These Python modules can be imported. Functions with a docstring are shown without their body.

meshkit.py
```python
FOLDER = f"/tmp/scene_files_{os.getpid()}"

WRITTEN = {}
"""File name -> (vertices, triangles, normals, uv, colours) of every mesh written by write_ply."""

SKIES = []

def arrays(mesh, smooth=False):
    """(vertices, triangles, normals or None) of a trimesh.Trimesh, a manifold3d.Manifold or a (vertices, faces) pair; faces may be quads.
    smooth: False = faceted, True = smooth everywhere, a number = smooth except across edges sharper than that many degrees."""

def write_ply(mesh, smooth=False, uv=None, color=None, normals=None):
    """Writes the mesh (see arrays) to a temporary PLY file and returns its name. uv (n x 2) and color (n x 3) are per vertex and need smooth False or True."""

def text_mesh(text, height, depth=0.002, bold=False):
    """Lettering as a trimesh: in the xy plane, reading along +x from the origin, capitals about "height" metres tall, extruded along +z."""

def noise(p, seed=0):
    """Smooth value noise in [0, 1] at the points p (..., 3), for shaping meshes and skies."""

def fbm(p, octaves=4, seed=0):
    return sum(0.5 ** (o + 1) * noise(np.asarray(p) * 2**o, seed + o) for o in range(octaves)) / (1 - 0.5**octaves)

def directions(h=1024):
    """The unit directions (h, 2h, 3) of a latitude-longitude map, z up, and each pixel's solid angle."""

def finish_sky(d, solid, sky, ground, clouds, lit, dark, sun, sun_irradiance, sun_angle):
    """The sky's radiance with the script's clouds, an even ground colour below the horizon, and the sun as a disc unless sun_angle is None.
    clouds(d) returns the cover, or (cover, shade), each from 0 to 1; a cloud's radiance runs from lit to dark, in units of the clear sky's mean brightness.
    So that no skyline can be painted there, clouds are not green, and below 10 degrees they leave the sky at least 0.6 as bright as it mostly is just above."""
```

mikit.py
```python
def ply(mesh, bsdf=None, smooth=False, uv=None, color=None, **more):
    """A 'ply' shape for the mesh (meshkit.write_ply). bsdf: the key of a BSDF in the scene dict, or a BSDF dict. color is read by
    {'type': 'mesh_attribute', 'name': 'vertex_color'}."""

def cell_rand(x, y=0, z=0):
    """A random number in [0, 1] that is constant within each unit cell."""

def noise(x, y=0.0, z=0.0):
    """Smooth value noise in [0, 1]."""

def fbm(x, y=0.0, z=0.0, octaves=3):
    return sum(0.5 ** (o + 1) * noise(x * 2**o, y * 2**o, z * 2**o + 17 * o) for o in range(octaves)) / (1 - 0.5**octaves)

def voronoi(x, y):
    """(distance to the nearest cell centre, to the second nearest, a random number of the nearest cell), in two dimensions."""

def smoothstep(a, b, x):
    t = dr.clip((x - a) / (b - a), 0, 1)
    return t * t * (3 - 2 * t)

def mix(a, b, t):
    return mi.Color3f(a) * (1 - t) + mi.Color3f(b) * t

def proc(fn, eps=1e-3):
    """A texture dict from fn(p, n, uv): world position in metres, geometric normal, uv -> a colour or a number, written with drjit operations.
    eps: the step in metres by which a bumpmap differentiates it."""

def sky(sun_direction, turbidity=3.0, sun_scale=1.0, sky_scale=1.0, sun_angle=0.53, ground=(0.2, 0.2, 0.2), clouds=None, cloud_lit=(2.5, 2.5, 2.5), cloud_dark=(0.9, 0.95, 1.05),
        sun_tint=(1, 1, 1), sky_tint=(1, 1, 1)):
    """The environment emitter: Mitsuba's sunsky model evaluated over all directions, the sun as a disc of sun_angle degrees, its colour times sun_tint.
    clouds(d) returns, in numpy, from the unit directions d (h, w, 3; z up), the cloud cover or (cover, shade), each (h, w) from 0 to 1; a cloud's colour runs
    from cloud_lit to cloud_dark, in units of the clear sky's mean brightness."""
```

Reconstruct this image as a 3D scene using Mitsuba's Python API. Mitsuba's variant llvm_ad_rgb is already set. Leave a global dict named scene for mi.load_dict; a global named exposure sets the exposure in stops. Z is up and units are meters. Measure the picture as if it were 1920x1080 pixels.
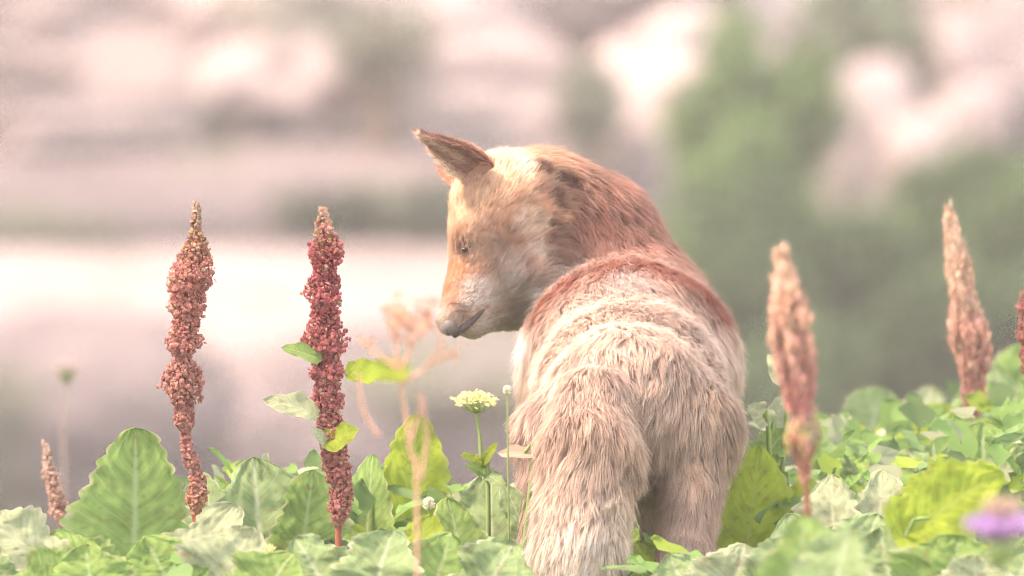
import math
import numpy as np, trimesh, mitsuba as mi, drjit as dr
import mikit, meshkit
from mikit import ply, proc, noise, fbm, smoothstep, mix, cell_rand
T = mi.ScalarTransform4f
scene, labels = {}, {}
rng = np.random.default_rng(7)

# ------------------------------------------------------------------ camera, sky, exposure
PITCH = math.radians(5.0)
DIST, HALF = 12.0, 0.48                      # focus distance, half the picture's width there (metres)
AIM = np.array([0.0, 0.0, 0.435])
CAM = AIM + DIST * np.array([0.0, -math.cos(PITCH), math.sin(PITCH)])
scene['haze_medium'] = {'type': 'homogeneous', 'albedo': {'type': 'rgb', 'value': [0.97, 0.95, 0.945]}, 'sigma_t': 0.0020}
scene['camera'] = {'type': 'thinlens', 'fov': math.degrees(2 * math.atan(HALF / DIST)), 'fov_axis': 'x',
                   'aperture_radius': 0.026, 'focus_distance': DIST + 0.12, 'near_clip': 0.5, 'far_clip': 2000.0,
                   'to_world': T().look_at(origin=CAM.tolist(), target=AIM.tolist(), up=[0, 0, 1]),
                   'medium': {'type': 'ref', 'id': 'haze_medium'}}
scene['sky'] = mikit.sky((-0.55, -0.12, 0.82), turbidity=4, sun_scale=0.6, sun_angle=9, sky_scale=1.0,
                         clouds=lambda d: 0.75 + 0.25 * meshkit.fbm(d * 3.0, 3, 5), cloud_lit=(2.2, 2.10, 2.11), cloud_dark=(1.2, 1.2, 1.22),
                         sun_tint=(1.0, 0.90, 0.90))
exposure = 3.56

RIGHT, FWD = np.array([1.0, 0, 0]), np.array([0, math.cos(PITCH), -math.sin(PITCH)])
UP = np.cross(RIGHT, FWD)
PX = HALF / 960 / DIST
def at(px, py, y):
    """The point at depth y that stands at this place of the survey photograph (1920 x 1080)."""
    d = FWD + RIGHT * (px - 960) * PX + UP * (540 - py) * PX
    return CAM + d * (y - CAM[1]) / d[1]

# ------------------------------------------------------------------ helpers
def tag(key, label=None, cat=None, group=None, kind=None):
    e = {}
    if label: e['label'] = label
    if cat: e['category'] = cat
    if group: e['group'] = group
    if kind: e['kind'] = kind
    labels[key] = e
def numbered(name, taken):
    k, n = name, 0
    while k in taken:
        n += 1; k = f'{name}_{n:03d}'
    return k
THINGS = set()
def thing(name, label, cat, group=None):
    k = numbered(name, THINGS); THINGS.add(k)
    tag(k, label, cat, group)
    return k
def part(parent, name, mesh, bsdf, label=None, kind=None, **kw):
    k = numbered(f'{parent}__{name}', scene)
    scene[k] = ply(mesh, bsdf, **kw)
    if label or kind: tag(k, label, kind=kind)
    return k
def nrm(v):
    v = np.asarray(v, float)
    return v / np.maximum(np.linalg.norm(v, axis=-1, keepdims=True), 1e-12)
def join(ms):
    vs, fs, n = [], [], 0
    for v, f in ms:
        vs.append(v); fs.append(np.asarray(f) + n); n += len(v)
    return np.vstack(vs), np.vstack(fs)
def smoothline(pts, n):
    """A smooth curve (Catmull-Rom) through the points, n samples."""
    p = np.asarray(pts, float)
    p = np.vstack([2 * p[0] - p[1], p, 2 * p[-1] - p[-2]])
    t = np.linspace(0, len(p) - 3 - 1e-9, n)
    i = t.astype(int); f = (t - i)[:, None]
    a, b, c, d = p[i], p[i + 1], p[i + 2], p[i + 3]
    return 0.5 * (2 * b + (c - a) * f + (2 * a - 5 * b + 4 * c - d) * f**2 + (3 * b - a - 3 * c + d) * f**3)
def tube(pts, radii, sides=8, n=None):
    p = np.asarray(pts, float)
    r = np.broadcast_to(np.asarray(radii, float), (len(p),)).astype(float)
    if n:
        q = smoothline(np.hstack([p, r[:, None]]), n); p, r = q[:, :3], q[:, 3]
    t = nrm(np.gradient(p, axis=0))
    a = nrm(np.cross(t, [0.31, 0.9, 0.3])); b = np.cross(t, a)
    g = np.arange(sides) * 2 * np.pi / sides
    v = p[:, None] + r[:, None, None] * (np.cos(g)[None, :, None] * a[:, None] + np.sin(g)[None, :, None] * b[:, None])
    i, j = np.meshgrid(np.arange(len(p) - 1), np.arange(sides), indexing='ij')
    q = np.stack([i * sides + j, i * sides + (j + 1) % sides, (i + 1) * sides + (j + 1) % sides, (i + 1) * sides + j], -1).reshape(-1, 4)
    k = len(p) * sides
    v = np.vstack([v.reshape(-1, 3), p[:1], p[-1:]])
    caps = [[k, (j2 + 1) % sides, j2] for j2 in range(sides)] + [[k + 1, k - sides + j2, k - sides + (j2 + 1) % sides] for j2 in range(sides)]
    return v, np.vstack([q[:, [0, 1, 2]], q[:, [0, 2, 3]], np.array(caps)])
def blob(c, r, seed, sub=2, rough=0.25, freq=1.6, squash=(1, 1, 1)):
    m = trimesh.creation.icosphere(subdivisions=sub)
    v = m.vertices
    v = v * (1 + rough * (meshkit.fbm(v * freq + seed * 7.3, 3, seed)[:, None] - 0.5) * 2)
    return np.asarray(c) + v * r * np.asarray(squash), np.array(m.faces)

# ------------------------------------------------------------------ materials
def flat(key, col, rough=0.7, **kw):
    scene[key] = {'type': 'twosided', 'bsdf': {'type': 'principled', 'base_color': {'type': 'rgb', 'value': list(col)}, 'roughness': rough, 'specular': 0.3, **kw}}
def thin(key, col, trans=0.8, rough=0.5):
    c = col if isinstance(col, dict) else {'type': 'rgb', 'value': list(col)}
    scene[key] = {'type': 'principledthin', 'base_color': c, 'roughness': rough, 'diff_trans': trans, 'spec_trans': 0.0, 'eta': 1.35}
def leaf_fn(base, vein, edge, seed):
    def f(p, n, uv):
        side = dr.abs(uv.y - 0.5) * 2                       # 0 on the midrib, 1 on the margin
        k = uv.x * 9 - side * 2.6
        k = dr.abs(k - dr.floor(k) - 0.5) * 2
        v = dr.maximum(smoothstep(0.90, 1.0, k) * 0.55, 1 - smoothstep(0.0, 0.10, side))
        m = fbm(p.x * 60 + seed, p.y * 60, p.z * 60, 3)
        st = fbm(uv.x * 26 - side * 7 + seed, side * 3.0, seed, 3)
        spot = smoothstep(0.66, 0.76, fbm(p.x * 170, p.y * 170 + seed, p.z * 170, 2))
        c = mix(base, [b * 0.80 for b in base], smoothstep(0.35, 0.7, m))
        c = c * (0.72 + 0.56 * st)
        c = mix(c, vein, v * 0.75)
        c = mix(c, edge, smoothstep(0.86, 0.98, side) * smoothstep(0.35, 0.6, m) * 0.6)
        return mix(c, [0.22, 0.15, 0.06], spot * 0.35)
    return proc(f)
thin('leaf_green', leaf_fn((0.235, 0.345, 0.11), (0.36, 0.45, 0.24), (0.50, 0.47, 0.32), 1), 0.9, 0.42)
thin('leaf_blue', leaf_fn((0.255, 0.34, 0.165), (0.42, 0.47, 0.33), (0.50, 0.50, 0.40), 2), 0.7, 0.36)
thin('leaf_yellow', leaf_fn((0.34, 0.43, 0.06), (0.34, 0.42, 0.10), (0.38, 0.42, 0.14), 3), 1.1, 0.45)
thin('leaf_pale', leaf_fn((0.37, 0.41, 0.26), (0.45, 0.46, 0.32), (0.55, 0.50, 0.38), 4), 0.8, 0.45)
thin('ground_leaf', {'type': 'mesh_attribute', 'name': 'vertex_color'}, 0.9, 0.42)
thin('valve', {'type': 'mesh_attribute', 'name': 'vertex_color'}, 0.8, 0.5)
thin('hair', {'type': 'mesh_attribute', 'name': 'vertex_color'}, 0.9, 0.6)
thin('petal_white', (0.74, 0.72, 0.60), 0.8)
thin('petal_cream', (0.70, 0.68, 0.36), 0.8)
thin('petal_purple', (0.58, 0.40, 0.70), 0.8)
thin('faded_husk', (0.46, 0.385, 0.36), 0.8)
thin('dry_husk', (0.52, 0.40, 0.31), 0.8)
flat('stem_green', (0.22, 0.30, 0.10), 0.5)
flat('stem_red', (0.30, 0.095, 0.06), 0.6)
flat('stem_orange', (0.60, 0.34, 0.25), 0.6)
flat('stem_brown', (0.20, 0.09, 0.05), 0.7)
flat('skin', (0.34, 0.24, 0.18), 0.9)
flat('ear_skin', (0.34, 0.20, 0.165), 0.8)
flat('nose_leather', (0.16, 0.135, 0.13), 0.45)
flat('lip', (0.085, 0.07, 0.07), 0.6)
scene['eye_ball'] = {'type': 'twosided', 'bsdf': {'type': 'principled', 'base_color': {'type': 'rgb', 'value': [0.035, 0.018, 0.01]}, 'roughness': 0.3, 'specular': 0.5}}

def rock_mat(key, pale, dark):
    def rock_fn(p, n, uv):
        m = fbm(p.x * 1.9 + 3, p.y * 1.9, p.z * 2.6, 4)
        g = fbm(p.x * 9, p.y * 9, p.z * 9, 3)
        c = mix(pale, dark, smoothstep(0.40, 0.62, m))
        c = mix(c, [0.10, 0.115, 0.075], smoothstep(0.60, 0.70, fbm(p.x * 2.6 + 9, p.y * 2.6, p.z * 2.6, 3)) * 0.6)
        return c * (0.9 + 0.2 * g)
    scene[key] = {'type': 'twosided', 'bsdf': {'type': 'diffuse', 'reflectance': proc(rock_fn)}}
rock_mat('rock', (0.36, 0.298, 0.293), (0.25, 0.21, 0.21))
rock_mat('rock_pale', (0.42, 0.35, 0.34), (0.30, 0.25, 0.247))
rock_mat('rock_ledge_stone', (0.285, 0.235, 0.23), (0.21, 0.176, 0.173))
rock_mat('rock_grey_shade', (0.175, 0.146, 0.15), (0.135, 0.115, 0.12))  # grey stone colour, with the shade of ledge fronts and gap put in
def soil_fn(p, n, uv):
    far = smoothstep(6.0, 20.0, p.y)
    m = fbm(p.x * 5, p.y * 5, p.z * 5, 4)
    near_c = mix([0.10, 0.085, 0.05], [0.09, 0.13, 0.045], smoothstep(0.35, 0.6, m))
    k = fbm(p.x * 1.1 + 5, p.y * 1.1, 2.0, 4)
    far_c = mix([0.20, 0.165, 0.155], [0.11, 0.095, 0.092], smoothstep(0.4, 0.65, m))
    far_c = mix(far_c, [0.06, 0.075, 0.04], smoothstep(0.55, 0.68, k) * 0.7)
    return mix(near_c, far_c, far)
scene['soil'] = {'type': 'twosided', 'bsdf': {'type': 'diffuse', 'reflectance': proc(soil_fn)}}
scene['shrub_leaf'] = {'type': 'twosided', 'bsdf': {'type': 'diffuse', 'reflectance': {'type': 'mesh_attribute', 'name': 'vertex_color'}}}
flat('bark', (0.16, 0.12, 0.09), 0.9)

# ------------------------------------------------------------------ terrain and haze
def sstep(a, b, x):
    t = np.clip((x - a) / (b - a), 0, 1); return t * t * (3 - 2 * t)
def ground_z(x, y):
    x, y = np.asarray(x, float), np.asarray(y, float)
    z = 0.055 * sstep(0.1, 0.7, x) * sstep(-2.0, 0.5, y)
    z = z - np.clip(0.30 * (y - 0.75 - 1.2 * sstep(0.12, 0.6, x)), 0, 5.2)
    z = z + np.clip(0.40 * (y - 34.5), 0, 8.5)
    p = np.stack([x, y, 0 * x], -1)
    z = z + 0.05 * (meshkit.fbm(p * 1.5, 3, 2) - 0.5) + 0.5 * (meshkit.fbm(p * 0.35, 4, 3) - 0.5) * sstep(8, 30, np.abs(y))
    return z
def axis(edges):
    return np.unique(np.concatenate([np.arange(a, b + 1e-9, s) for a, b, s in edges]).round(4))
gx = axis([(-120, -20, 5), (-20, -6, 1), (-6, 6, 0.25), (6, 20, 1), (20, 120, 5)])
gy = axis([(-60, -14, 3), (-14, -3, 0.5), (-3, 3, 0.15), (3, 28, 0.6), (28, 58, 0.3), (58, 120, 4)])
X, Y = np.meshgrid(gx, gy, indexing='ij')
tv = np.stack([X, Y, ground_z(X, Y)], -1).reshape(-1, 3)
i, j = np.meshgrid(np.arange(len(gx) - 1), np.arange(len(gy) - 1), indexing='ij')
ny = len(gy)
tf = np.stack([i * ny + j, (i + 1) * ny + j, (i + 1) * ny + j + 1, i * ny + j + 1], -1).reshape(-1, 4)
scene['ground'] = ply((tv, tf), 'soil', smooth=True); tag('ground', kind='structure')
HAZE = (-124, 124, -64, 124, -9.0, 5.4)
def add_haze():
    a, b, c, d, e, f = HAZE
    scene['haze'] = {'type': 'cube', 'bsdf': {'type': 'null'}, 'interior': {'type': 'ref', 'id': 'haze_medium'},
                     'to_world': T().translate([(a + b) / 2, (c + d) / 2, (e + f) / 2]).scale([(b - a) / 2, (d - c) / 2, (f - e) / 2])}
    tag('haze', kind='stuff')
add_haze()

# ------------------------------------------------------------------ rocks of the far slope
def rock(label, px, py, y, size, seed, rotz=0.0, tilt=0.0, rough=0.22, group=None, name='boulder', cat='rock', mat='rock', roll=0.0):
    """A weathered block: a box-like superellipsoid, cut by bedding steps and noise. size: full width, depth, height in metres."""
    m = trimesh.creation.icosphere(subdivisions=5)
    d = m.vertices
    s = (np.abs(d) ** 4.5).sum(1) ** (-1 / 4.5)
    v = d * s[:, None]
    n1 = meshkit.fbm(v * 1.5 + seed * 3.1, 4, seed)[:, None] - 0.5
    n2 = meshkit.fbm(v * 5.0 + seed, 3, seed + 9)[:, None] - 0.5
    v = v * (1 + rough * 1.6 * n1 + 0.10 * n2)
    lay = np.sin(v[:, 2] * 7 + 2 * n1[:, 0] * 6 + seed)
    v[:, :2] *= (1 + 0.035 * lay)[:, None]
    v = v * np.asarray(size) / 2
    R = trimesh.transformations.euler_matrix(tilt, roll, rotz)[:3, :3]
    v = v @ R.T + at(px, py, y)
    k = thing(name, label, cat, group)
    scene[k] = ply((v, m.faces), mat, smooth=True)
    return k
PALE, GREY_SHADE = 'rock_pale', 'rock_grey_shade'
rock('long pale flat-topped rock ledge behind the left flower spikes', 330, 690, 37.6, (4.4, 1.5, 0.72), 3, 0.04, 0.18, name='rock_ledge', cat='rock ledge', rough=0.16, mat='rock_ledge_stone')
rock('dark grey rock under the left end of the pale ledge', 10, 860, 36.4, (1.7, 1.0, 1.0), 11, 0.2, 0.25, rough=0.16, mat=GREY_SHADE)  # dark tone of these lower rocks paints in the shade below the ledge
rock('dark grey rock slanting below the pale ledge, between the two left flower spikes', 480, 850, 36.5, (1.5, 0.9, 0.55), 12, -0.3, 0.3, mat=GREY_SHADE)
rock('grey-brown rock below the pale ledge, just left of the fox', 820, 780, 36.6, (1.3, 1.0, 0.6), 17, 0.1, 0.2, mat=GREY_SHADE)
rock('rock strip coloured dark as the shade in the gap above the pale ledge', 350, 385, 39.4, (4.2, 0.8, 0.30), 18, 0.0, 0.35, rough=0.14, mat=GREY_SHADE)  # dark colour painted in for the shade of the recess
rock('large rock wall filling the top left corner', 120, 170, 41.0, (2.4, 1.6, 1.1), 5, -0.1, -0.35, rough=0.24, roll=0.12, mat='rock_ledge_stone')
rock('broad mottled rock above the ledge, left of the fox ear', 640, 200, 40.8, (1.6, 1.6, 1.0), 6, 0.3, -0.3, rough=0.26, roll=0.30)
rock('dark upright stone wedged between the two upper rock walls', 500, 170, 40.2, (0.22, 0.5, 0.6), 19, 0.2, -0.1, mat=GREY_SHADE, roll=0.3)
rock('dark stone at the top edge, above the leftmost flower spike', 300, 0, 41.4, (1.2, 0.9, 0.3), 20, 0.1, -0.1, mat=GREY_SHADE)
rock('pale stone sunlit below the upper left rock wall', 200, 275, 39.8, (0.9, 0.6, 0.3), 21, 0.1, -0.5)
rock('pale rock behind the fox ear and head', 850, 240, 40.3, (0.9, 1.0, 0.55), 22, 0.2, -0.4, mat=PALE)
rock('bright pale boulder at the top edge above the fox head', 1100, 30, 42.0, (1.3, 1.6, 0.75), 7, -0.2, -0.5, mat=PALE)
rock('bright boulder at the top edge, left of the green bush', 1385, 50, 42.4, (0.9, 1.6, 0.9), 8, 0.4, -0.5, mat=PALE)
rock('pale slanting rock between the fox neck and the green bush', 1250, 290, 40.0, (0.7, 1.2, 1.0), 9, 0.3, -0.35, mat=PALE, roll=0.45)
rock('pale pink rock in the top right corner', 1800, 100, 42.4, (1.2, 1.4, 0.9), 10, -0.3, -0.4)
rock('dark grey rock at the right edge beside the green bush', 1910, 280, 40.0, (0.45, 0.8, 0.7), 14, 0.2, 0.1, mat=GREY_SHADE)
rock('narrow pale stone standing left of the dark rock at the right edge', 1830, 300, 39.6, (0.25, 0.5, 0.6), 23, 0.2, -0.3)
rock('pale rock poking through the top of the green bush', 1610, 400, 38.4, (0.5, 0.6, 1.15), 15, 0.2, -0.3)
rock('smallest pale rock, at the right of the bush', 1715, 400, 38.2, (0.26, 0.4, 0.8), 16, 0.2, -0.1, mat=PALE)

# ------------------------------------------------------------------ shrubs of the far slope
def leaves_cloud(c, n, size, cols, seed):
    """n small leaves (kite-shaped, folded) at points c."""
    r = np.random.default_rng(seed)
    d = nrm(r.normal(size=(n, 3)) + [0, -0.2, 0.4]); u = nrm(np.cross(d, r.normal(size=(n, 3)))); w = np.cross(d, u)
    L = size * r.uniform(0.6, 1.4, (n, 1)); W = L * 0.5
    v = np.stack([c, c + u * L * .5 + w * W * .5 + d * L * .1, c + u * L, c + u * L * .5 - w * W * .5 + d * L * .1], 1).reshape(-1, 3)
    b = np.arange(n)[:, None] * 4
    f = np.vstack([b + [0, 1, 2], b + [0, 2, 3]])
    return v, f, np.repeat(cols, 4, axis=0)
def shrub(label, px, py, y, size, n, seed, tint=(0.13, 0.19, 0.075), leaf=0.07, name='shrub', cat='shrub', group=None):
    r = np.random.default_rng(seed)
    c0 = at(px, py, y); size = np.asarray(size)
    k = thing(name, label, cat, group)
    cl = nrm(r.normal(size=(26, 3))) * r.uniform(0.3, 1, (26, 1)) ** 0.5
    cr = r.uniform(0.16, 0.38, 26)
    q = r.integers(0, 26, n)
    p = cl[q] + nrm(r.normal(size=(n, 3))) * (cr[q] * r.uniform(0.5, 1, n) ** 0.4)[:, None]
    col = np.asarray(tint) * r.uniform(0.9, 1.12, (n, 1)) * r.uniform(0.75, 1.3, 26)[q][:, None] * [1, 1, 1]
    v, f, cc = leaves_cloud(c0 + p * size / 2, n, leaf, col, seed)
    part(k, 'crown', (v, f), 'shrub_leaf', kind='stuff', color=cc)
    base = c0 - [0, 0, size[2] * 0.55]
    sp = size[0] * 0.22
    base[2] = min(base[2], ground_z(base[0], base[1]) - 0.05)
    st = [tube([base + [r.uniform(-sp, sp), r.uniform(-sp, sp), 0], c0 + cl[m] * size * .2 - [0, 0, size[2] * .1], c0 + cl[m] * size * .45], [0.03, 0.018, 0.006], 6, 8) for m in range(10)]
    part(k, 'trunk', join(st), 'bark')
    return k
shrub('large dark green bush behind the pale brown flower spike right of the fox', 1590, 640, 35.6, (1.5, 1.2, 1.15), 17000, 21, (0.075, 0.122, 0.055))
shrub('tall light green upper part of the thicket right of the fox, under the bright boulders', 1420, 300, 37.4, (0.6, 0.8, 1.0), 6000, 22, (0.125, 0.195, 0.075))
shrub('green bush below the top right corner, above the tallest right flower spike', 1850, 460, 36.8, (0.7, 0.9, 0.65), 5000, 23, (0.095, 0.15, 0.065))
shrub('green bush at the right edge, low behind the leaves', 1890, 560, 36.0, (0.8, 1.0, 1.3), 8000, 24, (0.10, 0.155, 0.065))
shrub('light green bush touching the right side of the fox shoulder', 1385, 520, 36.3, (0.5, 0.8, 1.2), 5000, 25, (0.135, 0.21, 0.08))
shrub('faint small green bush at the top, behind the fox neck', 1100, 200, 39.2, (0.22, 0.4, 0.34), 900, 26, (0.20, 0.215, 0.17))
shrub('low green plant in the dark gap above the ledge, left of the fox face', 740, 395, 38.9, (0.8, 0.4, 0.16), 2200, 27, (0.12, 0.135, 0.105), name='cushion_plant', cat='plant')
shrub('small green plant on the mottled rock at the top', 720, 80, 39.6, (0.40, 0.4, 0.22), 1000, 28, (0.25, 0.25, 0.205), name='cushion_plant', cat='plant')
shrub('green bush at the top edge, right of the bright boulders', 1620, 90, 40.6, (0.6, 0.8, 0.7), 3000, 29, (0.17, 0.20, 0.135))

# ------------------------------------------------------------------ the fox
S = 0.0005                                           # metres per survey pixel at the fox
# joint: (px, py, depth y, radius in survey pixels); bone: joint a -> joint b, hair flow runs a -> b
J = dict(
    crown=(946, 388, .440, 92), nape=(1006, 390, .485, 106), neck=(1096, 442, .500, 128), withers=(1172, 588, .462, 152),
    chest=(1176, 690, .370, 194), loin=(1182, 745, .220, 178), hip=(1180, 775, .080, 158),
    brow=(916, 450, .425, 65), muzzle=(882, 546, .400, 34), nose=(839, 604, .385, 24),
    cheek=(938, 505, .425, 62), chin=(886, 611, .400, 25), throat=(940, 560, .445, 50), gorge=(1066, 585, .450, 92),
    thighL=(1046, 810, .060, 74), thighR=(1308, 800, .060, 76), hockL=(1010, 1110, -.020, 50), hockR=(1282, 1060, -.030, 52), pawL=(1010, 1370, .000, 40), pawR=(1290, 1370, .000, 40),
    toeL=(1010, 1390, .040, 30), toeR=(1290, 1390, .040, 30),
    elbowL=(1060, 880, .400, 70), elbowR=(1260, 880, .400, 70), handL=(1065, 1330, .400, 35), handR=(1255, 1330, .400, 35),
    tail0=(1110, 755, .000, 80), tail1=(1105, 850, -.055, 92), tail2=(1094, 940, -.085, 80), tail3=(1086, 1030, -.115, 80), tail4=(1074, 1180, -.150, 74), tail5=(1060, 1340, -.170, 40))
# colours of the coat (tip colour) at each joint; the throat grey has shade painted in
TAN, BUFF, RED, ORANGE, WHITE, GREY, PINK, DARK = (.66, .51, .435), (.70, .57, .48), (.42, .225, .185), (.86, .56, .38), (.74, .69, .63), (.52, .48, .42), (.60, .455, .39), (.20, .12, .10)
COAT = dict(crown=ORANGE, nape=(.56, .33, .245), neck=RED, withers=(.50, .29, .23), chest=TAN, loin=TAN, hip=TAN, brow=(.54, .35, .24), muzzle=(.62, .36, .23), nose=(.52, .42, .35),
            cheek=(.58, .48, .39), chin=WHITE, throat=GREY, gorge=WHITE, thighL=PINK, thighR=(.50, .38, .30), hockL=PINK, hockR=PINK, pawL=DARK, pawR=DARK, toeL=DARK, toeR=DARK, elbowL=TAN, elbowR=TAN, handL=DARK, handR=DARK,
            tail0=(.62, .475, .40), tail1=(.60, .45, .37), tail2=(.74, .59, .50), tail3=(.82, .70, .61), tail4=(.82, .72, .64), tail5=WHITE)
HAIR = dict(crown=.011, nape=.024, neck=.024, withers=.028, chest=.022, loin=.021, hip=.022, brow=.008, muzzle=.005, nose=.003, cheek=.017, chin=.005, throat=.012, gorge=.022,
            thighL=.020, thighR=.020, hockL=.014, hockR=.014, pawL=.008, pawR=.008, toeL=.005, toeR=.005, elbowL=.02, elbowR=.02, handL=.008, handR=.008,
            tail0=.022, tail1=.025, tail2=.027, tail3=.028, tail4=.028, tail5=.035)
BONES = [('crown', 'nape'), ('nape', 'neck'), ('neck', 'withers'), ('withers', 'chest'), ('chest', 'loin'), ('loin', 'hip'), ('brow', 'crown'), ('muzzle', 'brow'), ('nose', 'muzzle'),
         ('cheek', 'crown'), ('chin', 'throat'), ('throat', 'cheek'), ('muzzle', 'cheek'), ('nape', 'gorge'), ('gorge', 'chest'), ('hip', 'thighL'), ('hip', 'thighR'), ('thighL', 'hockL'), ('thighR', 'hockR'), ('hockL', 'pawL'), ('hockR', 'pawR'),
         ('pawL', 'toeL'), ('pawR', 'toeR'), ('chest', 'elbowL'), ('chest', 'elbowR'), ('elbowL', 'handL'), ('elbowR', 'handR'),
         ('tail0', 'tail1'), ('tail1', 'tail2'), ('tail2', 'tail3'), ('tail3', 'tail4'), ('tail4', 'tail5')]
POS = {k: at(*v[:3]) for k, v in J.items()}
RAD = {k: v[3] * S - 0.36 * HAIR[k] for k, v in J.items()}          # the skin lies below the fur's outline
def bones(p):
    """For points p: distances (n, bones), flow (bones, 3), and the mixing parameter t."""
    ds, ts = [], []
    for a, b in BONES:
        A, B = POS[a], POS[b]
        ab = B - A
        t = np.clip(((p - A) @ ab) / (ab @ ab), 0, 1)
        ds.append(np.linalg.norm(p - A - t[:, None] * ab, axis=1) - (RAD[a] + t * (RAD[b] - RAD[a])))
        ts.append(t)
    return np.array(ds).T, np.array(ts).T
def sdf(p):
    d, _ = bones(p)
    k = 0.009
    m = d.min(1)
    return m - k * np.log(np.exp(-(d - m[:, None]) / k).sum(1))
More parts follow.
